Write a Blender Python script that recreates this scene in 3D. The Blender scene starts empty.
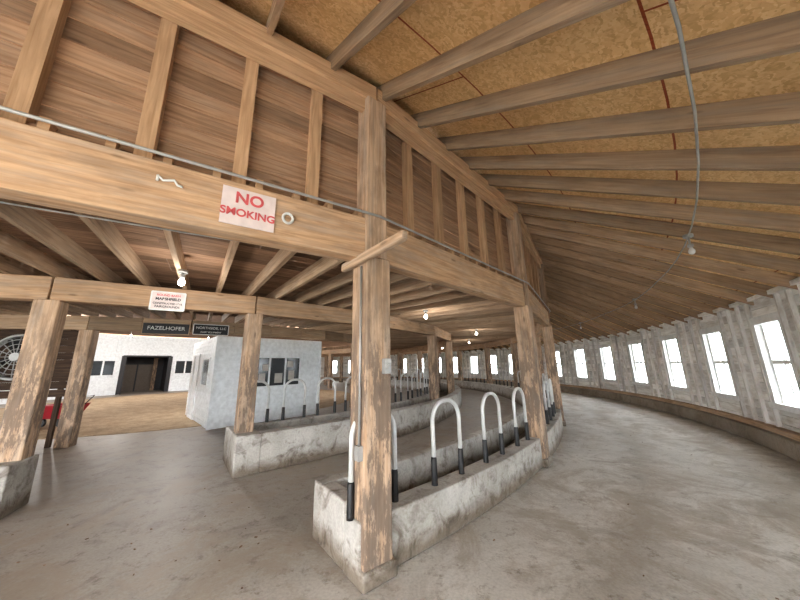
import bpy, bmesh, math, random
from mathutils import Vector, Matrix
random.seed(7)
D=math.radians
CX,CY=-10.4,15.3
PA=-51.2; PP=12.6      # first post angle / pitch
def P(r,a,z=0.0):
    return Vector((CX+r*math.cos(D(a)),CY+r*math.sin(D(a)),z))
def N(a): return Vector((math.cos(D(a)),math.sin(D(a)),0))
def T(a): return Vector((-math.sin(D(a)),math.cos(D(a)),0))
scene=bpy.context.scene
scene.view_settings.view_transform='Standard'
try: scene.view_settings.look='Medium High Contrast'
except Exception: pass
# ------------------------------------------------------------ materials
def newmat(name):
    m=bpy.data.materials.new(name); m.use_nodes=True
    nt=m.node_tree; b=nt.nodes['Principled BSDF']
    return m,nt,b
def nd(nt,t,**k):
    n=nt.nodes.new(t)
    for a,v in k.items(): setattr(n,a,v)
    return n
def ramp(nt,stops):
    r=nd(nt,'ShaderNodeValToRGB'); e=r.color_ramp.elements
    while len(e)<len(stops): e.new(0.5)
    for i,(p,c) in enumerate(stops):
        e[i].position=p; e[i].color=(c[0],c[1],c[2],1)
    return r
def mixc(nt,mode,fac,a,b):
    m=nd(nt,'ShaderNodeMix',data_type='RGBA',blend_type=mode)
    for s,v in ((0,fac),(6,a),(7,b)):
        if isinstance(v,(int,float)): m.inputs[s].default_value=v
        elif isinstance(v,tuple): m.inputs[s].default_value=(v[0],v[1],v[2],1)
        else: nt.links.new(v,m.inputs[s])
    return m.outputs[2]
def wood(name,light,dark,stain=None,stain_amt=0.35,rough=0.85,tintamt=0.35,fine=1.0,knot=0.6,lowstain=False,grey=0.12,weather=0.0):
    def dg(c):
        g=sum(c)/3; return tuple(x*(1-grey)+g*grey for x in c)
    light=dg(light); dark=dg(dark)
    m,nt,b=newmat(name); L=nt.links
    uv=nd(nt,'ShaderNodeUVMap')
    mp=nd(nt,'ShaderNodeMapping'); mp.inputs['Scale'].default_value=(1.3,22*fine,1)
    L.new(uv.outputs[0],mp.inputs[0])
    n1=nd(nt,'ShaderNodeTexNoise'); n1.inputs['Scale'].default_value=1.6; n1.inputs['Detail'].default_value=6; n1.inputs['Distortion'].default_value=0.7
    L.new(mp.outputs[0],n1.inputs['Vector'])
    r=ramp(nt,[(0.32,dark),(0.62,light)])
    L.new(n1.outputs[0],r.inputs[0])
    mp2=nd(nt,'ShaderNodeMapping'); mp2.inputs['Scale'].default_value=(1.5,4,1)
    L.new(uv.outputs[0],mp2.inputs[0])
    n2=nd(nt,'ShaderNodeTexNoise'); n2.inputs['Scale'].default_value=1.3; n2.inputs['Detail'].default_value=8; n2.inputs['Roughness'].default_value=0.65
    L.new(mp2.outputs[0],n2.inputs['Vector'])
    r2=ramp(nt,[(0.47,(0,0,0)),(0.66,(1,1,1))]); L.new(n2.outputs[0],r2.inputs[0])
    mul=nd(nt,'ShaderNodeMath',operation='MULTIPLY'); mul.inputs[1].default_value=stain_amt
    L.new(r2.outputs[0],mul.inputs[0])
    c=mixc(nt,'MIX',mul.outputs[0],r.outputs[0],stain or tuple(x*0.5 for x in dark))
    if weather>0:   # silvery grey weathered streaks along the grain
        mp4=nd(nt,'ShaderNodeMapping'); mp4.inputs['Scale'].default_value=(0.8,9,1); mp4.inputs['Location'].default_value=(5.3,2.1,0); L.new(uv.outputs[0],mp4.inputs[0])
        n4=nd(nt,'ShaderNodeTexNoise'); n4.inputs['Scale'].default_value=1.2; n4.inputs['Detail'].default_value=9; n4.inputs['Roughness'].default_value=0.7
        L.new(mp4.outputs[0],n4.inputs['Vector'])
        r4=ramp(nt,[(0.46,(0,0,0)),(0.62,(1,1,1))]); L.new(n4.outputs[0],r4.inputs[0])
        m4=nd(nt,'ShaderNodeMath',operation='MULTIPLY'); m4.inputs[1].default_value=weather; L.new(r4.outputs[0],m4.inputs[0])
        g=sum(dark)/3*1.2
        c=mixc(nt,'MIX',m4.outputs[0],c,(g*1.14,g,g*0.86))
    mp3=nd(nt,'ShaderNodeMapping'); mp3.inputs['Scale'].default_value=(1.6,6,1); L.new(uv.outputs[0],mp3.inputs[0])
    v=nd(nt,'ShaderNodeTexVoronoi'); v.inputs['Scale'].default_value=1.0; L.new(mp3.outputs[0],v.inputs['Vector'])
    r3=ramp(nt,[(0.05,(1,1,1)),(0.11,(0,0,0))]); L.new(v.outputs['Distance'],r3.inputs[0])
    mk=nd(nt,'ShaderNodeMath',operation='MULTIPLY'); mk.inputs[1].default_value=knot; L.new(r3.outputs[0],mk.inputs[0])
    c=mixc(nt,'MIX',mk.outputs[0],c,tuple(x*0.4 for x in dark))
    if lowstain:   # cattle-rubbed, weathered grime below ~2.2 m
        tc=nd(nt,'ShaderNodeTexCoord'); sx=nd(nt,'ShaderNodeSeparateXYZ'); L.new(tc.outputs['Object'],sx.inputs[0])
        mz=nd(nt,'ShaderNodeMapRange'); mz.inputs['From Min'].default_value=2.5; mz.inputs['From Max'].default_value=1.5; L.new(sx.outputs[2],mz.inputs[0])
        mpz=nd(nt,'ShaderNodeMapping'); mpz.inputs['Scale'].default_value=(7,7,1.6); L.new(tc.outputs['Object'],mpz.inputs[0])
        nz=nd(nt,'ShaderNodeTexNoise'); nz.inputs['Scale'].default_value=1.5; nz.inputs['Detail'].default_value=10; nz.inputs['Roughness'].default_value=0.76
        L.new(mpz.outputs[0],nz.inputs['Vector'])
        rz=ramp(nt,[(0.46,(0,0,0)),(0.52,(1,1,1))]); L.new(nz.outputs[0],rz.inputs[0])
        m1=nd(nt,'ShaderNodeMath',operation='MULTIPLY'); L.new(rz.outputs[0],m1.inputs[0]); L.new(mz.outputs[0],m1.inputs[1])
        m2=nd(nt,'ShaderNodeMath',operation='MULTIPLY'); m2.inputs[1].default_value=0.75; L.new(m1.outputs[0],m2.inputs[0])
        c=mixc(nt,'MIX',m2.outputs[0],c,(0.15,0.12,0.10))
    at=nd(nt,'ShaderNodeAttribute',attribute_name='tint')
    mr=nd(nt,'ShaderNodeMapRange'); mr.inputs['To Min'].default_value=1-tintamt; mr.inputs['To Max'].default_value=1+tintamt*0.5
    L.new(at.outputs['Fac'],mr.inputs[0])
    c=mixc(nt,'MULTIPLY',1.0,c,mr.outputs[0])
    L.new(c,b.inputs['Base Color']); b.inputs['Roughness'].default_value=rough; b.inputs['Specular IOR Level'].default_value=0.25
    bp=nd(nt,'ShaderNodeBump'); bp.inputs['Strength'].default_value=0.3; bp.inputs['Distance'].default_value=0.01
    L.new(n1.outputs[0],bp.inputs['Height']); L.new(bp.outputs[0],b.inputs['Normal'])
    return m
def concrete(name,c1,c2,stain,scale=1.0,rough=(0.45,0.8),amt=0.5,bump=0.2,floor=False,base=False):
    m,nt,b=newmat(name); L=nt.links
    tc=nd(nt,'ShaderNodeTexCoord')
    n1=nd(nt,'ShaderNodeTexNoise'); n1.inputs['Scale'].default_value=0.7*scale; n1.inputs['Detail'].default_value=9; n1.inputs['Roughness'].default_value=0.65
    L.new(tc.outputs['Object'],n1.inputs['Vector'])
    r=ramp(nt,[(0.38,c2),(0.6,c1)]); L.new(n1.outputs[0],r.inputs[0])
    n2=nd(nt,'ShaderNodeTexNoise'); n2.inputs['Scale'].default_value=2.3*scale; n2.inputs['Detail'].default_value=9; n2.inputs['Distortion'].default_value=1.0; n2.inputs['Roughness'].default_value=0.7
    L.new(tc.outputs['Object'],n2.inputs['Vector'])
    r2=ramp(nt,[(0.50,(0,0,0)),(0.66,(1,1,1))]); L.new(n2.outputs[0],r2.inputs[0])
    mu=nd(nt,'ShaderNodeMath',operation='MULTIPLY'); mu.inputs[1].default_value=amt; L.new(r2.outputs[0],mu.inputs[0])
    c=mixc(nt,'MIX',mu.outputs[0],r.outputs[0],stain)
    n3=nd(nt,'ShaderNodeTexNoise'); n3.inputs['Scale'].default_value=45; n3.inputs['Detail'].default_value=4
    L.new(tc.outputs['Object'],n3.inputs['Vector'])
    r3=ramp(nt,[(0.3,(0.8,0.8,0.8)),(0.6,(1,1,1))]); L.new(n3.outputs[0],r3.inputs[0])
    c=mixc(nt,'MULTIPLY',0.8,c,r3.outputs[0])
    if base:   # dirt line near the ground
        sx=nd(nt,'ShaderNodeSeparateXYZ'); L.new(tc.outputs['Object'],sx.inputs[0])
        ad=nd(nt,'ShaderNodeMath',operation='MULTIPLY_ADD'); ad.inputs[1].default_value=-0.35; L.new(n2.outputs[0],ad.inputs[0]); L.new(sx.outputs[2],ad.inputs[2])
        ad2=nd(nt,'ShaderNodeMath',operation='ADD'); ad2.inputs[1].default_value=0.10; L.new(ad.outputs[0],ad2.inputs[0])
        rb=ramp(nt,[(0.0,(0.48,0.42,0.36)),(0.16,(1,1,1))]); L.new(ad2.outputs[0],rb.inputs[0])
        c=mixc(nt,'MULTIPLY',1.0,c,rb.outputs[0])
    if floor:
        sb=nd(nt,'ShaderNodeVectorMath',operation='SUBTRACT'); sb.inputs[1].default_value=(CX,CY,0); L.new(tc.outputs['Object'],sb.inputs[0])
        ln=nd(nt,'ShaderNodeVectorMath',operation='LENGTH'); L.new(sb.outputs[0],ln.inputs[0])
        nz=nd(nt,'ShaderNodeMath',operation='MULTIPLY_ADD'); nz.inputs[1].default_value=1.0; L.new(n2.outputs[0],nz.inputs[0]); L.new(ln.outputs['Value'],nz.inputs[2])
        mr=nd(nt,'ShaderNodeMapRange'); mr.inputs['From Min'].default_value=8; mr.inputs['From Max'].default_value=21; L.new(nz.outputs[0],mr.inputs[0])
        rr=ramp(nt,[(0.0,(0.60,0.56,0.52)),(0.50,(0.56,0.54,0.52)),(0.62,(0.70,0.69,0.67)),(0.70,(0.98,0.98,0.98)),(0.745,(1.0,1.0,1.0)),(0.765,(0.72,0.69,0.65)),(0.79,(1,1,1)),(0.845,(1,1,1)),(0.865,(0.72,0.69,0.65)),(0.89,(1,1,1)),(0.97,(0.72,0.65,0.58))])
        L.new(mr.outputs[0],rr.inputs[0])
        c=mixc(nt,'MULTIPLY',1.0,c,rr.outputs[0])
        n4=nd(nt,'ShaderNodeTexNoise'); n4.inputs['Scale'].default_value=6; n4.inputs['Detail'].default_value=10; n4.inputs['Roughness'].default_value=0.8
        L.new(tc.outputs['Object'],n4.inputs['Vector'])
        r4=ramp(nt,[(0.36,(0.5,0.45,0.40)),(0.46,(1,1,1)),(0.6,(1,1,1)),(0.68,(1.15,1.14,1.12))]); L.new(n4.outputs[0],r4.inputs[0])
        c=mixc(nt,'MULTIPLY',0.85,c,r4.outputs[0])
        n5=nd(nt,'ShaderNodeTexNoise'); n5.inputs['Scale'].default_value=1.0; n5.inputs['Detail'].default_value=12; n5.inputs['Roughness'].default_value=0.78; n5.inputs['Distortion'].default_value=0.6
        mo=nd(nt,'ShaderNodeMapping'); mo.inputs['Location'].default_value=(3.7,9.1,0); L.new(tc.outputs['Object'],mo.inputs[0]); L.new(mo.outputs[0],n5.inputs['Vector'])
        r5=ramp(nt,[(0.48,(0,0,0)),(0.57,(0.6,0.6,0.6)),(0.70,(0.85,0.85,0.85))]); L.new(n5.outputs[0],r5.inputs[0])
        c=mixc(nt,'MIX',r5.outputs[0],c,(0.32,0.27,0.215))
    L.new(c,b.inputs['Base Color'])
    mr=nd(nt,'ShaderNodeMapRange'); mr.inputs['To Min'].default_value=rough[0]; mr.inputs['To Max'].default_value=rough[1]
    L.new(n1.outputs[0],mr.inputs[0]); L.new(mr.outputs[0],b.inputs['Roughness'])
    bp=nd(nt,'ShaderNodeBump'); bp.inputs['Strength'].default_value=bump; bp.inputs['Distance'].default_value=0.01
    L.new(n3.outputs[0],bp.inputs['Height']); L.new(bp.outputs[0],b.inputs['Normal'])
    return m
def plain(name,col,rough=0.5,metal=0.0,emit=None,es=0):
    m,nt,b=newmat(name); L=nt.links
    tc=nd(nt,'ShaderNodeTexCoord'); n=nd(nt,'ShaderNodeTexNoise'); n.inputs['Scale'].default_value=9; n.inputs['Detail'].default_value=4
    L.new(tc.outputs['Object'],n.inputs['Vector'])
    r=ramp(nt,[(0.3,tuple(x*0.82 for x in col)),(0.65,col)]); L.new(n.outputs[0],r.inputs[0]); L.new(r.outputs[0],b.inputs['Base Color'])
    b.inputs['Roughness'].default_value=rough; b.inputs['Metallic'].default_value=metal
    if emit:
        b.inputs['Emission Color'].default_value=(*emit,1); b.inputs['Emission Strength'].default_value=es
    return m
M_BEAM=wood('beam_timber',(0.62,0.40,0.235),(0.43,0.26,0.14),stain_amt=0.4,tintamt=0.15,weather=0.45)
M_POST=wood('post_timber',(0.62,0.43,0.285),(0.41,0.265,0.16),stain=(0.12,0.085,0.065),stain_amt=0.55,tintamt=0.1,lowstain=True,weather=0.5)
M_MOW=wood('mow_boards',(0.46,0.285,0.17),(0.30,0.175,0.10),stain_amt=0.35,tintamt=0.3,weather=0.25)
M_STUD=wood('stud_wood',(0.62,0.40,0.23),(0.46,0.28,0.15),stain_amt=0.15,tintamt=0.2)
M_RAFT=wood('rafter_wood',(0.53,0.37,0.235),(0.37,0.245,0.15),stain_amt=0.35,tintamt=0.3,weather=0.45)
M_JOIST=wood('joist_wood',(0.56,0.39,0.25),(0.40,0.26,0.155),stain_amt=0.2,tintamt=0.35,weather=0.3)
M_CEILB=wood('ceiling_boards',(0.33,0.20,0.12),(0.21,0.125,0.078),stain_amt=0.3,tintamt=0.4)
M_DARKW=wood('old_dark_wood',(0.12,0.075,0.05),(0.06,0.038,0.026),stain_amt=0.3)
M_WWALL=wood('whitewashed_boards',(0.90,0.895,0.87),(0.76,0.745,0.71),stain=(0.40,0.33,0.25),stain_amt=0.5,tintamt=0.25,fine=0.5,knot=0.25,grey=0)
M_WFRAME=plain('white_paint',(0.80,0.81,0.80),0.5)
M_PANEL=plain('white_panel',(0.84,0.88,0.91),0.5)
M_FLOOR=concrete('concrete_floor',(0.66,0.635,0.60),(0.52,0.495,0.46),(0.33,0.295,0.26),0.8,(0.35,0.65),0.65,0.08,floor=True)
M_CURB=concrete('concrete_curb',(0.52,0.505,0.475),(0.37,0.35,0.32),(0.17,0.14,0.115),1.9,(0.7,0.9),0.75,0.5,base=True)
M_DIRT=concrete('manger_dirt',(0.16,0.12,0.09),(0.09,0.07,0.055),(0.05,0.04,0.03),2,(0.9,1),0.5,0.5)
M_FOUND=concrete('foundation',(0.36,0.32,0.27),(0.24,0.20,0.16),(0.14,0.11,0.08),1.3,(0.8,0.95),0.5,0.4)
M_SAND=concrete('arena_sawdust',(0.52,0.40,0.27),(0.38,0.285,0.185),(0.25,0.18,0.12),3.0,(0.9,1),0.7,1.0)
M_GRAVEL=concrete('outside_gravel',(0.50,0.50,0.48),(0.40,0.40,0.38),(0.34,0.38,0.28),0.3,(0.9,1),0.5,0.4)
M_GALV=plain('galvanised_pipe',(0.66,0.67,0.67),0.42,0.25)
M_BLACK=plain('black_rubber',(0.015,0.015,0.017),0.45)
M_COND=plain('conduit_metal',(0.42,0.42,0.41),0.5,0.3)
M_SIGNW=plain('sign_white',(0.80,0.70,0.68),0.5)
M_RED=plain('sign_red',(0.70,0.14,0.15),0.5)
M_REDP=plain('red_plastic',(0.34,0.015,0.03),0.4)
M_BLKSIGN=plain('sign_black',(0.03,0.03,0.035),0.5)
M_WTXT=plain('lettering_white',(0.75,0.75,0.72),0.5)
M_BTXT=plain('lettering_dark',(0.05,0.05,0.06),0.5)
M_BULB=plain('bulb_glow',(1,0.95,0.85),0.4,0,(1,0.95,0.87),25)
M_BULBW=plain('bulb_white_off',(0.85,0.85,0.85),0.25)
M_DARKG=plain('dark_glass',(0.03,0.035,0.04),0.12)
M_PAPER=plain('paper',(0.5,0.48,0.45),0.7)
M_DOORG=plain('door_brown',(0.16,0.13,0.105),0.6)
def glassmat():
    m,nt,b=newmat('window_glass'); L=nt.links; nt.nodes.remove(b)
    o=[n for n in nt.nodes if n.type=='OUTPUT_MATERIAL'][0]
    t=nd(nt,'ShaderNodeBsdfTransparent'); t.inputs[0].default_value=(0.95,0.97,0.98,1)
    g=nd(nt,'ShaderNodeBsdfGlossy'); g.inputs['Roughness'].default_value=0.05
    mx=nd(nt,'ShaderNodeMixShader'); mx.inputs[0].default_value=0.05
    L.new(t.outputs[0],mx.inputs[1]); L.new(g.outputs[0],mx.inputs[2]); L.new(mx.outputs[0],o.inputs[0])
    return m
M_GLASS=glassmat()
def osbmat():
    m,nt,b=newmat('osb_sheathing'); L=nt.links
    uv=nd(nt,'ShaderNodeUVMap')
    v=nd(nt,'ShaderNodeTexVoronoi'); v.inputs['Scale'].default_value=26; v.inputs['Randomness'].default_value=1
    mp=nd(nt,'ShaderNodeMapping'); mp.inputs['Scale'].default_value=(1,1.8,1); L.new(uv.outputs[0],mp.inputs[0])
    ns=nd(nt,'ShaderNodeTexNoise'); ns.inputs['Scale'].default_value=14; L.new(uv.outputs[0],ns.inputs['Vector'])
    add=mixc(nt,'LINEAR_LIGHT',0.12,mp.outputs[0],ns.outputs[1])
    L.new(add,v.inputs['Vector'])
    sep=nd(nt,'ShaderNodeSeparateColor'); L.new(v.outputs['Color'],sep.inputs[0])
    r=ramp(nt,[(0.0,(0.70,0.46,0.225)),(0.5,(0.84,0.585,0.305)),(1.0,(0.94,0.70,0.41))]); L.new(sep.outputs[0],r.inputs[0])
    br=nd(nt,'ShaderNodeTexBrick'); br.inputs['Scale'].default_value=1.0
    br.inputs['Color1'].default_value=(1,1,1,1); br.inputs['Color2'].default_value=(0.92,0.91,0.89,1); br.inputs['Mortar'].default_value=(0.42,0.14,0.09,1)
    br.inputs['Mortar Size'].default_value=0.008; br.inputs['Brick Width'].default_value=2.44; br.inputs['Row Height'].default_value=1.22
    br.inputs['Mortar Smooth'].default_value=0.0
    L.new(uv.outputs[0],br.inputs['Vector'])
    c=mixc(nt,'MULTIPLY',1.0,r.outputs[0],br.outputs[0])
    n2=nd(nt,'ShaderNodeTexNoise'); n2.inputs['Scale'].default_value=1.2; n2.inputs['Detail'].default_value=5; L.new(uv.outputs[0],n2.inputs['Vector'])
    r2=ramp(nt,[(0.3,(0.87,0.84,0.81)),(0.65,(1,1,1))]); L.new(n2.outputs[0],r2.inputs[0])
    c=mixc(nt,'MULTIPLY',1.0,c,r2.outputs[0])
    L.new(c,b.inputs['Base Color']); b.inputs['Roughness'].default_value=0.7
    return m
M_OSB=osbmat()
# ------------------------------------------------------------ mesh builder
class MB:
    def __init__(s): s.v=[];s.f=[];s.uv=[];s.t=[];s.m=[];s.sm=[]
    def face(s,idx,uv,t,m,sm=False):
        s.f.append(idx);s.uv.append(uv);s.t.append(t);s.m.append(m);s.sm.append(sm)
    def box(s,p0,p1,w,h,up=(0,0,1),mat=0,tint=None):
        p0=Vector(p0);p1=Vector(p1);ax=(p1-p0);Ln=ax.length;ax.normalize()
        up=Vector(up);side=up.cross(ax)
        if side.length<1e-5: side=Vector((1,0,0)).cross(ax)
        side.normalize();u=ax.cross(side)
        b=len(s.v)
        for p in (p0,p1):
            for a,c in ((-1,-1),(1,-1),(1,1),(-1,1)):
                s.v.append(p+side*(a*w/2)+u*(c*h/2))
        t=random.random() if tint is None else tint
        ou=random.random()*40;ov=random.random()*40
        per=[0,w,w+h,2*w+h,2*w+2*h]
        for i in range(4):
            j=(i+1)%4
            s.face([b+i,b+j,b+4+j,b+4+i],[(ou,ov+per[i]),(ou,ov+per[i+1]),(ou+Ln,ov+per[i+1]),(ou+Ln,ov+per[i])],t,mat)
        e=[(ou,ov),(ou+w*.3,ov),(ou+w*.3,ov+h),(ou,ov+h)]
        s.face([b+3,b+2,b+1,b],e,t,mat); s.face([b+4,b+5,b+6,b+7],e,t,mat)
    def arc(s,r0,r1,a0,a1,z0,z1,step=1.0,mat=0,tint=None):
        f0=z0 if callable(z0) else (lambda r:z0); f1=z1 if callable(z1) else (lambda r:z1)
        n=max(1,int(round((a1-a0)/step))); b=len(s.v); t=random.random() if tint is None else tint
        ov=random.random()*40 if tint is None else 0
        dr=r1-r0; dz=abs(f1(r0)-f0(r0)); per=[0,dr,dr+dz,2*dr+dz,2*dr+2*dz]
        for i in range(n+1):
            a=a0+(a1-a0)*i/n
            s.v+= [P(r0,a,f0(r0)),P(r1,a,f0(r1)),P(r1,a,f1(r1)),P(r0,a,f1(r0))]
        rm=(r0+r1)/2
        for i in range(n):
            u0=D(a0+(a1-a0)*i/n)*rm;u1=D(a0+(a1-a0)*(i+1)/n)*rm
            for k in range(4):
                j=(k+1)%4
                s.face([b+4*i+k,b+4*i+j,b+4*i+4+j,b+4*i+4+k],[(u0,ov+per[k]),(u0,ov+per[k+1]),(u1,ov+per[k+1]),(u1,ov+per[k])],t,mat)
        e=[(0,0),(dr,0),(dr,dz),(0,dz)]
        s.face([b+3,b+2,b+1,b],e,t,mat); q=b+4*n; s.face([q,q+1,q+2,q+3],e,t,mat)
    def tube(s,path,r,n=10,mat=0,caps=True):
        path=[Vector(p) for p in path]; b=len(s.v); prev=None
        for i,p in enumerate(path):
            if i==0: d=path[1]-p
            elif i==len(path)-1: d=p-path[i-1]
            else: d=(path[i+1]-p).normalized()+(p-path[i-1]).normalized()
            d.normalize()
            if prev is None:
                q=Vector((0,0,1)) if abs(d.z)<0.9 else Vector((0,1,0))
                x=q.cross(d).normalized()
            else:
                x=prev-d*prev.dot(d); x.normalize()
            prev=x; y=d.cross(x)
            rr=r[i] if isinstance(r,(list,tuple)) else r
            for k in range(n):
                th=2*math.pi*k/n; s.v.append(p+x*math.cos(th)*rr+y*math.sin(th)*rr)
        z=[(0,0)]*4
        for i in range(len(path)-1):
            for k in range(n):
                j=(k+1)%n
                s.face([b+i*n+k,b+i*n+j,b+(i+1)*n+j,b+(i+1)*n+k],z,0.5,mat,True)
        if caps:
            s.face([b+k for k in range(n)][::-1],[(0,0)]*n,0.5,mat); q=b+(len(path)-1)*n
            s.face([q+k for k in range(n)],[(0,0)]*n,0.5,mat)
    def build(s,name,mats,parent=None,bevel=0,link=True):
        me=bpy.data.meshes.new(name); me.from_pydata([tuple(v) for v in s.v],[],s.f)
        for m in mats: me.materials.append(m)
        ul=me.uv_layers.new(name='UVMap'); at=me.attributes.new('tint','FLOAT','FACE')
        for pi,p in enumerate(me.polygons):
            p.material_index=s.m[pi]; p.use_smooth=s.sm[pi]; at.data[pi].value=s.t[pi]
            for li,l in enumerate(p.loop_indices): ul.data[l].uv=s.uv[pi][li]
        bm=bmesh.new(); bm.from_mesh(me); bmesh.ops.recalc_face_normals(bm,faces=bm.faces); bm.to_mesh(me); bm.free()
        if not link: return me
        o=bpy.data.objects.new(name,me); scene.collection.objects.link(o)
        if parent: o.parent=parent
        if bevel:
            b=o.modifiers.new('bevel','BEVEL'); b.width=bevel; b.segments=2; b.limit_method='ANGLE'
        return o
def inst(name,me,loc,rotz):
    o=bpy.data.objects.new(name,me); scene.collection.objects.link(o); o.location=loc; o.rotation_euler=(0,0,rotz); return o

R1=16.16; R2=12.78; R3=9.0; RW=19.75
SL=0.54
def roofz(r): return 4.72-SL*(r-16.2)
# ------------------------------------------------------------ floors
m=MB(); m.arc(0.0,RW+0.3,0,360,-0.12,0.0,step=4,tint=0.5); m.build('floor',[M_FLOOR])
m=MB(); m.arc(RW+0.3,120,0,360,-0.3,-0.1,step=6,tint=0.5); m.build('ground_outside',[M_GRAVEL])
m=MB(); m.arc(0.0,7.9,0,360,0.0,0.012,step=4,tint=0.5); m.build('arena_sawdust_floor',[M_SAND])
# ------------------------------------------------------------ outer wall and windows
W0=-30.8; WP=6.3; HW=1.36
ks=[k for k in range(-4,42)]  # wall ring left open behind the camera, an added gap for sky light
wa0=W0+WP*ks[0]-WP/2; wa1=W0+WP*ks[-1]+WP/2
ZS,ZH=0.78,2.30; WT=2.72
m=MB()
def boards(m,a0,a1,z0,z1,bh=0.175):
    n=max(1,int(round((z1-z0)/bh))); h=(z1-z0)/n
    for i in range(n):
        m.arc(RW,RW+0.03,a0,a1,z0+i*h+0.007,z0+(i+1)*h-0.007,step=1.6)
for k in ks:
    c=W0+WP*k
    boards(m,c-WP/2,c-HW,0.30,WT); boards(m,c+HW,c+WP/2,0.30,WT)
    boards(m,c-HW,c+HW,0.30,ZS); boards(m,c-HW,c+HW,ZH,WT)
    m.arc(RW+0.03,RW+0.2,c-WP/2,c-HW,0.0,WT+.1,step=1.6); m.arc(RW+0.03,RW+0.2,c+HW,c+WP/2,0.0,WT+.1,step=1.6)
    m.arc(RW+0.03,RW+0.2,c-HW,c+HW,0.0,ZS,step=1.4); m.arc(RW+0.03,RW+0.2,c-HW,c+HW,ZH,WT+.1,step=1.4)
    for off in (-HW-0.2,HW+0.2,-WP/2+0.55,WP/2-0.55):
        p=P(RW-0.03,c+off); m.box(p+Vector((0,0,.40)),p+Vector((0,0,WT-0.06)),0.06,0.05,up=T(c+off))
m.arc(RW-0.08,RW,wa0,wa1,WT-0.05,WT+0.02,step=1.6)
m.build('wall_outer',[M_WWALL])
m=MB(); m.arc(RW-0.22,RW+0.0,wa0,wa1,0,0.30,step=1.5,tint=.5); m.build('baseboard_outer',[M_FOUND],bevel=0.02)
m=MB(); m.arc(RW-0.13,RW+0.0,wa0,wa1,0.301,0.39,step=1.5); m.build('trim_sill_plate',[M_RAFT])
w=2*math.sin(D(HW))*RW; hh=ZH-ZS
m=MB()
def fr(m,x0,x1,z0,z1,y0,y1,mat=0):
    m.box(((x0+x1)/2,y0,(z0+z1)/2),((x0+x1)/2,y1,(z0+z1)/2),abs(x1-x0),abs(z1-z0),mat=mat)
f=0.07
fr(m,-w/2-0.06,-w/2+f,-0.02,hh+0.05,-0.05,0.14); fr(m,w/2-f,w/2+0.06,-0.02,hh+0.05,-0.05,0.14)
fr(m,-w/2-0.06,w/2+0.06,hh-f,hh+0.07,-0.052,0.139); fr(m,-w/2-0.08,w/2+0.08,-0.05,f*0.7,-0.09,0.141)
zm=hh/2
fr(m,-w/2+f,w/2-f,zm-0.035,zm+0.035,0.03,0.09); 
fr(m,-w/2+f,-w/2+f+.05,0.04,hh-f,0.035,0.085); fr(m,w/2-f-.05,w/2-f,0.04,hh-f,0.035,0.085)
fr(m,-0.02,0.02,0.04,hh-f,0.04,0.08)
fr(m,-w/2+f,w/2-f,0.03,hh-f,0.064,0.067,1)
wme=m.build('window_unit',[M_WFRAME,M_GLASS],link=False)
for i,k in enumerate(ks):
    c=W0+WP*k
    inst('window_%d'%(i+1),wme,P(RW,c,ZS),D(c-90))
# ------------------------------------------------------------ roof (lean-to)
ra0,ra1=-125,235
m=MB(); m.arc(15.9,20.5,ra0,ra1,lambda r:roofz(r),lambda r:roofz(r)+0.03,step=2.1,tint=0.5)
m.build('ceiling',[M_OSB])
m=MB(); n=int((ra1-ra0)/2.1)
for i in range(n+1):
    a=PA+2.1*(i-int((PA-ra0)/2.1))+0.35
    p0=P(15.95,a,roofz(15.95)-0.095); p1=P(20.3,a,roofz(20.3)-0.095)
    m.box(p0,p1,0.05,0.19)
m.build('roof_rafters',[M_RAFT])
# ------------------------------------------------------------ posts
KS=range(-3,25)
def post_ring1(k):
    a=PA+PP*k; m=MB(); up=T(a)
    p=P(R1,a)
    m.box(p+Vector((0,0,0.10)),p+Vector((0,0,2.60)),0.265,0.265,up=up)
    m.box(p+Vector((0,0,2.60)),p+Vector((0,0,4.42)),0.21,0.24,up=up)
    if k==0:
        q=p-T(a)*0.165
        m.box(q-N(a)*0.26+Vector((0,0,2.56)),q+N(a)*0.72+Vector((0,0,2.56)),0.06,0.085)
    m.box(p,p+Vector((0,0,0.12)),0.32,0.32,up=up,mat=1)
    m.build('timber_post',[M_POST,M_CURB],bevel=0.018)
for k in KS: post_ring1(k)
def a2(k): return {0:-52.5,-1:-63.6}.get(k,PA-0.6+PP*k)
for k in KS:
    a=a2(k); m=MB(); p=P(R2,a)
    m.box(p+Vector((0,0,0.5 if k in(-1,0) else 0)),p+Vector((0,0,2.53)),0.25,0.25,up=T(a))
    m.build('timber_post',[M_POST],bevel=0.016)
for k in (-2,-1,0,2,3,4,5,6):
    a=-70+25.2*k; m=MB(); p=P(R3,a)
    m.box(p,p+Vector((0,0,2.53)),0.26,0.26,up=T(a))
    m.build('timber_post',[M_POST],bevel=0.014)
# ------------------------------------------------------------ girders
m=MB()
for k in list(KS)[:-1]:
    a=PA+PP*k
    p0=P(R1,a,2.79);p1=P(R1,a+PP,2.79); d=(p1-p0).normalized()
    m.box(p0+d*0.04,p1-d*0.04,0.17,0.42)
m.build('main_ring_girder',[M_BEAM],bevel=0.012)
m=MB()
for k in list(KS)[:-1]:
    m.box(P(R2,a2(k),2.69),P(R2,a2(k+1),2.69),0.2,0.32)
m.build('inner_ring_girder',[M_BEAM],bevel=0.012)
m=MB()
for k in range(-2,6):
    a=-70+25.2*k
    for j in range(4):
        m.box(P(R3,a+6.3*j,2.69),P(R3,a+6.3*(j+1),2.69),0.22,0.32)
m.build('arena_ring_girder',[M_JOIST],bevel=0.01)
m=MB(); a=-95.0
while a<262:
    rin=R3-0.1 if not 95<a<205 else 10.3
    m.box(P(rin,a,2.95),P(R1-0.11,a,2.95),0.055,0.2); a+=2.1
m.build('loft_joists',[M_JOIST])
m=MB(); r=R3-0.1
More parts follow.
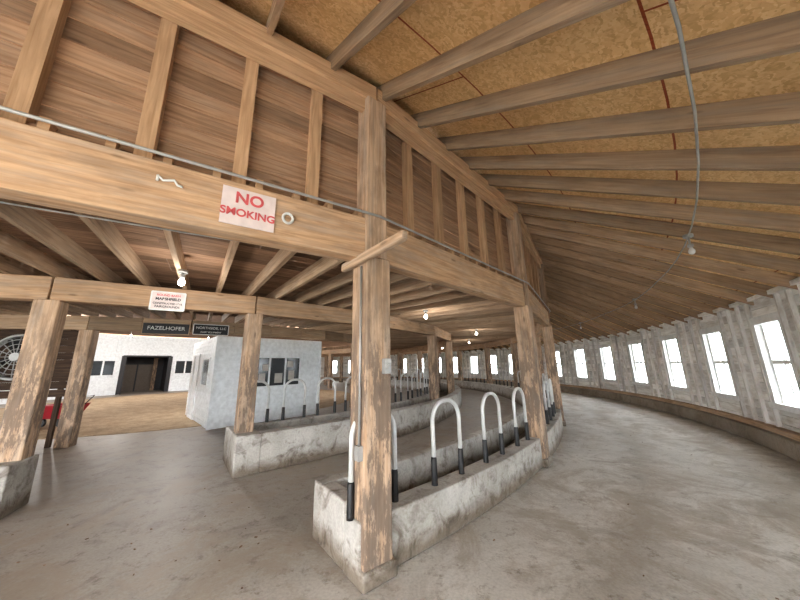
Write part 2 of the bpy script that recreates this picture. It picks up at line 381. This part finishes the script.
while r<R1-0.12:
    r1=min(r+0.20,R1-0.1); a=-96
    while a<262:
        a2_=a+random.choice((10,14,18))
        if not (r<10.2 and a2_>95 and a<205): m.arc(r+0.004,r1-0.004,a,a2_,3.05,3.075,step=2.5)
        a=a2_+0.03
    r=r1
m.build('ceiling_loft_boards',[M_CEILB])
# ------------------------------------------------------------ mow wall (boards + studs + plate)
m=MB(); st=MB()
for k in range(-4,17):
    a=PA+PP*k; p0=P(R1-0.10,a);p1=P(R1-0.10,a+PP); d=(p1-p0).normalized(); nn=N(a+PP/2)
    z=3.08; 
    while z<4.85:
        h=random.uniform(0.15,0.2); h=min(h,4.86-z)
        if h<0.03: break
        m.box(p0+Vector((0,0,z+h/2)),p1+Vector((0,0,z+h/2)),0.025,h-0.009); z+=h
    L=(p1-p0).length
    for j in range(1,6):
        q=p0+d*(L*j/6)+nn*0.055
        st.box(q+Vector((0,0,3.0)),q+Vector((0,0,4.42)),0.10,0.085,up=nn)
    for j in range(0,12):
        q=p0+d*(L*(j+0.5)/12)
        st.box(q+nn*0.0+Vector((0,0,3.045)),q+nn*0.16+Vector((0,0,3.045)),0.05,0.09)
    st.box(P(R1,a,4.50),P(R1,a+PP,4.50),0.20,0.18)
    st.box(P(R1+0.03,a,4.34),P(R1+0.03,a+PP,4.34),0.06,0.14)
m.build('wall_mow',[M_MOW]); st.build('mow_wall_studs',[M_STUD])
# ------------------------------------------------------------ concrete mangers
def manger(name,ro0,ro1,ri0,ri1,zo,zi,a0,a1,th0=0.16,th1=0.16,pier=None):
    m=MB(); hm=max(zo,zi)
    e=math.degrees(th0/ro0); e1=math.degrees(th1/ro0)
    m.arc(ro0,ro1,a0+(e if th0>.3 else 0),a1,0,zo,step=1,tint=.5); m.arc(ri0,ri1,a0,a1,0,zi,step=1,tint=.5)
    m.arc(ri1,ro1 if th0>.3 else ro0,a0,a0+e,0,hm,step=1,tint=.5)
    m.arc(ri1,ro0,a1-e1,a1,0,hm,step=1,tint=.5)
    m.arc(ri1,ro0,a0+e,a1-e1,0.0,0.14,step=1,mat=1,tint=.5)
    if pier: m.arc(*pier,0,hm,step=1,tint=.5)
    m.build(name,[M_CURB,M_DIRT],bevel=0.018)
manger('concrete_manger',16.0,16.24,15.36,15.52,0.42,0.5,PA-0.55,62)
manger('concrete_manger',12.88,13.14,11.95,12.13,0.58,0.56,PA-2.0,62,th0=0.36)
manger('concrete_manger',16.0,16.24,15.36,15.52,0.42,0.5,-89,-63.3)
manger('concrete_manger',12.88,13.14,11.95,12.13,0.57,0.55,-89,-64.6,pier=(12.58,13.14,-64.6,-62.95))
def loopmesh():
    m=MB(); hw=0.225; H=0.80; rc=0.2
    path=[(-hw,0,0)]+[(-hw,0,H-rc)]
    for i in range(1,9):
        t=math.pi/2*i/8; path.append((-hw+rc-rc*math.cos(t),0,H-rc+rc*math.sin(t)))
    for i in range(0,9):
        t=math.pi/2*i/8; path.append((hw-rc+rc*math.sin(t),0,H-rc+rc*math.cos(t)))
    path.append((hw,0,0))
    m.tube(path,0.023,10,0)
    for s in (-1,1): m.tube([(s*hw,0,0),(s*hw,0,0.02),(s*hw,0,0.25),(s*hw,0,0.27)],[0.034,0.032,0.030,0.025],10,1)
    return m.build('loop',[M_GALV,M_BLACK],link=False)
LM=loopmesh()
c=-50.95
while c<60:
    if abs(((c-PA+PP/2)%PP)-PP/2)>0.9 or c<-50: inst('stanchion_loop',LM,P(16.11,c,0.41),D(c+90))
    c+=3.45
c=-51.0
while c<60:
    inst('stanchion_loop',LM,P(12.04,c,0.54),D(c+90)); c+=3.6
c=-68.3
while c>-85:
    inst('stanchion_loop',LM,P(12.04,c,0.53),D(c+90)); c-=3.6
# ------------------------------------------------------------ office
Z=lambda z:Vector((0,0,z))
p1=Vector((-5.2,8.35,0));p2=Vector((-2.95,10.8,0));p4=Vector((-7.7,11.0,0));p3=p2+(p4-p1)
m=MB(); H=2.5
e=(p2-p1).normalized(); g=(p4-p1).normalized(); ne=Vector((e.y,-e.x,0)); ng=Vector((-g.y,g.x,0))
b=len(m.v); m.v+=[p1,p2,p3,p4,p1+Z(H),p2+Z(H),p3+Z(H),p4+Z(H)]
for q in ([0,1,5,4],[1,2,6,5],[2,3,7,6],[3,0,4,7],[4,5,6,7]): m.face(q,[(0,0)]*4,.5,0)
zz=0.02
while zz<H-0.1:
    m.box(p1+ne*0.008+Z(zz+.06),p2+ne*0.008+Z(zz+.06),0.016,0.110); m.box(p1+ng*0.008+Z(zz+.06),p4+ng*0.008+Z(zz+.06),0.016,0.110); zz+=0.125
m.box(p1+ne*0.01+ng*.01,p1+ne*0.01+ng*.01+Z(H),0.07,0.07,up=e); m.box(p2+ne*0.01,p2+ne*0.01+Z(H),0.06,0.06,up=e)
def wall_window(m,o,dx,nr,s0,s1,z0,z1,fm,gm,fw=0.06,mull=1):
    m.box(o+dx*s0+nr*0.012+Z((z0+z1)/2),o+dx*s1+nr*0.012+Z((z0+z1)/2),0.02,z1-z0,mat=gm)
    for zz in (z0,z1): m.box(o+dx*(s0-fw)+nr*0.025+Z(zz),o+dx*(s1+fw)+nr*0.025+Z(zz),0.04,fw,mat=fm)
    for i in range(mull+2):
        ss=s0+(s1-s0)*i/(mull+1)
        m.box(o+dx*ss+nr*0.026+Z(z0),o+dx*ss+nr*0.026+Z(z1),fw,0.04,up=nr,mat=fm)
wall_window(m,p1,e,ne,1.0,2.55,1.02,1.92,0,1,0.05,2)
for s0,z0,w0,h0 in ((1.2,1.15,.2,.28),(1.3,1.5,.18,.2),(1.7,1.12,.25,.3),(2.15,1.2,.2,.3),(2.1,1.6,.2,.2)):
    m.box(p1+e*s0+ne*0.026+Z(z0+h0/2),p1+e*(s0+w0)+ne*0.026+Z(z0+h0/2),0.006,h0,mat=2)
wall_window(m,p1,g,ng,0.6,1.5,1.1,1.9,0,1,0.05,0)
wall_window(m,p1,g,ng,2.2,3.05,0.05,2.05,0,0,0.07,0)
m.build('office_booth',[M_PANEL,M_DARKG,M_PAPER])
# ------------------------------------------------------------ arena far wall + ceiling
m=MB(); RA=10.0; dc=142; dh=7.8
m.arc(RA,RA+0.15,104,dc-dh,0,3.95,step=2,tint=.5); m.arc(RA,RA+0.15,dc+dh,196,0,3.95,step=2,tint=.5)
m.arc(RA,RA+0.15,dc-dh,dc+dh,2.6,3.95,step=2,tint=.5)
for aa in range(104,197,6):
    if abs(aa-dc)>9: m.box(P(RA-0.02,aa,0),P(RA-0.02,aa,3.95),0.08,0.04,up=N(aa))
for zz in (1.0,2.65): m.arc(RA-0.03,RA,104,dc-dh-1,zz,zz+.08,step=2); m.arc(RA-0.03,RA,dc+dh+1,196,zz,zz+.08,step=2)
for aa in (119,129,155.5,166,176):
    o=P(RA-0.05,aa+3.6); dx=-T(aa); wall_window(m,o,dx,-N(aa),0,1.25,1.25,2.25,0,1,0.09,1)
m.build('wall_arena',[M_PANEL,M_DARKG])
m=MB()
for s in (-1,1): m.arc(RA+0.16,RA+3,dc+s*dh-(0.6 if s>0 else 0),dc+s*dh+(0 if s>0 else .6),0,2.6,step=1)
m.arc(RA+.16,RA+3,dc-dh,dc+dh,2.5,2.6,step=3)
m.arc(RA+2.8,RA+2.86,dc-dh+.6,dc+dh-.6,0,2.5,step=3)
m.arc(RA+2.74,RA+2.79,dc-4.5,dc+4.2,0.0,2.0,step=3,mat=1)
m.arc(RA+2.71,RA+2.74,dc-.2,dc+.2,0.0,2.0,step=3)
for s in (-1,1): m.box(P(RA-.03,dc+s*(dh-.3)),P(RA-.03,dc+s*(dh-.3),2.55),0.25,0.06,up=N(dc))
m.build('door_1',[M_BLKSIGN,M_DOORG])
m=MB(); m.arc(0.0,R3,0,360,4.0,4.05,step=4,tint=.3); m.arc(R3-0.1,R3,-160,94,3.09,4.0,step=3); m.arc(R3-0.1,RA+.15,94,205,4.0,4.05,step=3)
m.build('ceiling_arena',[M_CEILB])
# ------------------------------------------------------------ dark partition with grille fan (far left)
m=MB(); z=1.22
while z<2.5:
    m.arc(R3-0.02,R3+0.01,-96,-71.2,z,min(z+0.155,2.52),step=3); z+=0.158
for aa in (-72,-84,-95.5): m.box(P(R3-0.05,aa,0),P(R3-0.05,aa,2.53),0.08,0.06,up=N(aa))
m.arc(R3-0.04,R3+0.03,-96,-71.2,1.05,1.2,step=3)
m.build('plank_partition',[M_DARKW])
m=MB(); wc=-77.0; o=P(R3+0.10,wc,1.92); t=T(wc)
def circ(r,off=0,n=36): return [o+N(wc)*off+t*r*math.cos(2*math.pi*i/n)+Z(r*math.sin(2*math.pi*i/n)) for i in range(n+1)]
m.tube(circ(0.47),0.03,8,0,caps=False); m.tube(circ(0.47,-0.06),0.03,8,0,caps=False)
for rr in (0.37,0.27,0.17): m.tube(circ(rr,0.03),0.008,6,0,caps=False)
m.tube([o-N(wc)*0.08,o+N(wc)*0.06],0.09,14,0)
for i in range(16):
    th=2*math.pi*i/16; m.tube([o+N(wc)*0.03,o+t*0.47*math.cos(th)+Z(0.47*math.sin(th))],0.010,6,0)
for i in range(4):
    th=2*math.pi*i/4+0.4; u=t*math.cos(th)+Z(math.sin(th)); vv=u.cross(N(wc))
    m.box(o+u*0.08-N(wc)*.04,o+u*0.42-N(wc)*.04,0.17,0.012,up=(N(wc)+vv*0.5),mat=1)
m.build('barn_fan',[M_COND,M_BLACK])
m=MB(); o=Vector((-10.3,9.3,0))
for i,(hw0,z0,hw1,z1) in enumerate(((0.24,0.24,0.36,0.62),)):
    b=len(m.v)
    for hw_,zz in ((hw0,z0),(hw1,z1),(hw1-.04,z1),(hw0-.04,z0+.04)):
        for sx,sy in ((-1.4,-1),(1.4,-1),(1.4,1),(-1.4,1)): m.v.append(o+Vector((sx*hw_,sy*hw_,zz)))
    for lv in range(3):
        for q in range(4):
            j=(q+1)%4; m.face([b+lv*4+q,b+lv*4+j,b+lv*4+4+j,b+lv*4+4+q],[(0,0)]*4,.5,0)
    m.face([b,b+1,b+2,b+3],[(0,0)]*4,.5,0); m.face([b+12,b+13,b+14,b+15],[(0,0)]*4,.5,0)
for sx in (-.28,.28):
    for sy in (-.2,.2):
        m.tube([o+Vector((sx,sy-.03,.13)),o+Vector((sx,sy+.03,.13))],0.12,16,1); m.tube([o+Vector((sx,sy,.13)),o+Vector((sx,sy,.26))],0.02,6,1)
m.tube([o+Vector((.46,-.17,.55)),o+Vector((.75,-.17,.85)),o+Vector((.75,.17,.85)),o+Vector((.46,.17,.55))],0.018,8,1)
m.build('red_tub_cart',[M_REDP,M_BLACK])
# ------------------------------------------------------------ signs
def text(s,size,mat,parent,loc,bold=0.0,extr=0.002):
    c=bpy.data.curves.new('lettering','FONT'); c.body=s; c.size=size; c.align_x='CENTER'; c.align_y='CENTER'; c.extrude=extr; c.offset=bold
    c.materials.append(mat); o=bpy.data.objects.new('lettering',c); scene.collection.objects.link(o); o.parent=parent; o.location=loc; return o
def sign(name,pos,t,w,h,mat,lines,tilt=0.0,frame=None):
    n=t.cross(Vector((0,0,1))).normalized()
    M=Matrix((t,Vector((0,0,1)),n)).transposed().to_4x4(); M.translation=pos
    M=M@Matrix.Rotation(tilt,4,'Z')
    m=MB(); m.box((-w/2,0,0),(w/2,0,0),h,0.008,up=(0,0,1))
    if frame:
        for s in(-1,1):
            m.box((-w/2,s*h/2,0.002),(w/2,s*h/2,0.002),0.018,0.014,mat=1); m.box((s*w/2,-h/2,0.002),(s*w/2,h/2,0.002),0.018,0.014,mat=1)
    o=m.build(name,[mat]+([frame] if frame else [])); o.matrix_world=M
    for (s,size,lm,x,y,bd) in lines: text(s,size,lm,o,(x,y,0.006),bd)
    return o
def chord(R,a0,a1,s,off,z):
    p0=P(R,a0);p1=P(R,a1); d=(p1-p0).normalized(); n=d.cross(Vector((0,0,1)))
    return p0+d*((p1-p0).length*s)+n*off+Z(z), d
def frac(R,a0,a1,X):
    p0=P(R,a0);p1=P(R,a1); return (X-p0.x)/(p1.x-p0.x)
g0,g1=PA-PP,PA
pos,d=chord(R1,g0,g1,frac(R1,g0,g1,-1.20),0.095,2.79)
sign('no_smoking_sign',pos,d,0.37,0.30,M_SIGNW,[("NO",0.125,M_RED,0,0.07,0.003),("SMOKING",0.084,M_RED,0,-0.05,0.002)])
pos,d=chord(R1,g0,g1,frac(R1,g0,g1,-0.96),0.10,2.79)
m=MB(); m.tube([pos+d*0.038*math.cos(2*math.pi*i/24)+Z(0.042*math.sin(2*math.pi*i/24)) for i in range(25)],0.011,8,0,caps=False)
m.build('cable_ring',[M_WFRAME])
pos,d=chord(R1,g0,g1,frac(R1,g0,g1,-1.62),0.10,2.86)
m=MB(); m.tube([pos-d*0.06+Z(0.02),pos-d*.03-Z(.01),pos+d*0.0+Z(.0),pos+d*0.03+Z(.01),pos+d*.05-Z(.02),pos+d*.08-Z(.025)],0.008,8,0)
m.tube([pos-d*0.06+Z(0.02),pos-d*0.06-Z(.02)],0.008,8,0); m.build('rope_cleat',[M_WFRAME])
pos,d=chord(R2,a2(-1),a2(0),frac(R2,a2(-1),a2(0),-3.66),0.115,2.63)
sign('notice_sign',pos,d,0.42,0.28,M_SIGNW,[("ROUND BARN",0.045,M_RED,0,0.09,0.001),("MARSHFIELD",0.055,M_BTXT,0,0.03,0.002),("CONSTRUCTED 1916",0.038,M_BTXT,0,-0.04,0.001),("FAIRGROUNDS",0.045,M_BTXT,0,-0.09,0.001)],frame=M_WFRAME)
pa=-60.6
pos=P(R3+0.13,pa,2.60); sign('name_board',pos,T(pa),0.95,0.27,M_BLKSIGN,[("FAZELHOFER",0.13,M_WTXT,0,0.01,0.001)],frame=M_RAFT)
pa=-54.6
pos=P(R3+0.13,pa,2.62); sign('name_board',pos,T(pa),0.80,0.27,M_BLKSIGN,[("NORTHSIDE, LLC",0.09,M_WTXT,0,0.04,0.001),("DAIRY EQUIPMENT",0.055,M_WTXT,0,-0.07,0.001)],frame=M_WFRAME)
# ------------------------------------------------------------ conduits and boxes
m=MB()
m.tube([P(R1+0.12,PA+PP*k,3.02)+N(PA+PP*k)*0.02 for k in range(-2,8)],0.012,8,0)
m.build('conduit_line',[M_COND])
m=MB(); pts=[]
for i in range(0,13): 
    s=i/12; pts.append(P(15.6,PA-PP*1.5+s*PP*1.6,2.83-0.12*math.sin(math.pi*s)))
m.tube(pts,0.007,6,0); m.build('slack_cable',[M_COND])
a=PA; p=P(R1,a)
lf=p-T(a)*0.148+N(a)*0.06
m=MB(); m.tube([lf+Z(2.5),lf+Z(0.95)],0.011,8,0); m.box(lf+Z(0.86),lf+Z(0.97),0.05,0.07,up=N(a)); 
m.build('post_conduit',[M_COND])
q=p+N(a)*0.16+T(a)*0.06
m=MB(); m.box(q+Z(1.53),q+Z(1.66),0.05,0.07,up=T(a)); m.box(q+N(a)*0.03+Z(1.57),q+N(a)*0.03+Z(1.62),0.02,0.03,up=T(a)); m.build('outlet_box',[M_COND],bevel=0.004)
RC=18.45; m=MB(); pts=[]
a=-80.0
while a<40: pts.append(P(RC,a,roofz(RC)-0.215-0.03*abs(math.sin(D(a*12))))); a+=2.5
m.tube(pts,0.0095,8,0); m.build('roof_conduit',[M_COND])
def fixture(name,pos,drop,glow,power=0,rad=0.1,col=(1,0.96,0.9)):
    m=MB(); 
    m.tube([pos+Z(0.04),pos+Z(0.0)],0.055,14,0)
    m.tube([pos,pos-Z(drop)],0.012,8,0)
    q=pos-Z(drop)
    m.tube([q,q-Z(0.03),q-Z(0.05)],[0.03,0.034,0.022],14,0)
    prof=[(0.018,0.05),(0.024,0.065),(0.036,0.09),(0.038,0.11),(0.03,0.135),(0.012,0.147)]
    m.tube([q-Z(z_) for r_,z_ in prof],[r_ for r_,z_ in prof],14,1)
    o=m.build(name,[M_COND,M_BULB if glow else M_BULBW])
    if power:
        l=bpy.data.lights.new('bulb_light','POINT'); l.energy=power; l.shadow_soft_size=rad; l.color=col
        lo=bpy.data.objects.new('bulb_light',l); scene.collection.objects.link(lo); lo.parent=o; lo.location=q-Z(0.30)
for a in (-54.5,-38.7,-23.5,-8,7.5): fixture('aisle_lamp',P(RC,a,roofz(RC)-0.25),0.10,False)
a=-57.0-19
for i in range(10):
    fixture('ceiling_lamp',P(13.95,a,2.81),0.02,True,20); a+=19
for rr_,a in ((5,-60),(5,120),(5,30),(5,210),(6,160)): fixture('arena_fill_lamp',P(rr_,a,3.95),0.25,True,260,0.1,(1,0.98,0.95))  # pendants added to brighten the arena, no real fixtures known here
# ------------------------------------------------------------ floor litter
m=MB()
for i in range(90):
    r=random.uniform(16.5,19.3); a=random.uniform(-58,20)
    if random.random()<0.35: r=random.uniform(13.3,16.5); a=random.uniform(-63,-53)
    p=P(r,a,0.004); s=random.uniform(0.005,0.014); th=random.random()*6.3
    m.box(p,p+Vector((math.cos(th)*s*2,math.sin(th)*s*2,0)),s,0.004)
m.build('floor_litter',[M_CEILB])
# ------------------------------------------------------------ world, camera
w=bpy.data.worlds.new('overcast'); scene.world=w; w.use_nodes=True
bg=w.node_tree.nodes['Background']; bg.inputs[0].default_value=(0.97,0.985,1.0,1); bg.inputs[1].default_value=15.0
cam=bpy.data.cameras.new('camera'); cam.sensor_width=36; cam.lens=292/800*36; cam.clip_start=0.05; cam.clip_end=500
co=bpy.data.objects.new('camera',cam); scene.collection.objects.link(co)
co.matrix_world=Matrix.Translation((0,0,1.6))@Matrix.Rotation(D(90+12.6),4,'X')@Matrix.Rotation(D(-1.0),4,'Z')
scene.camera=co
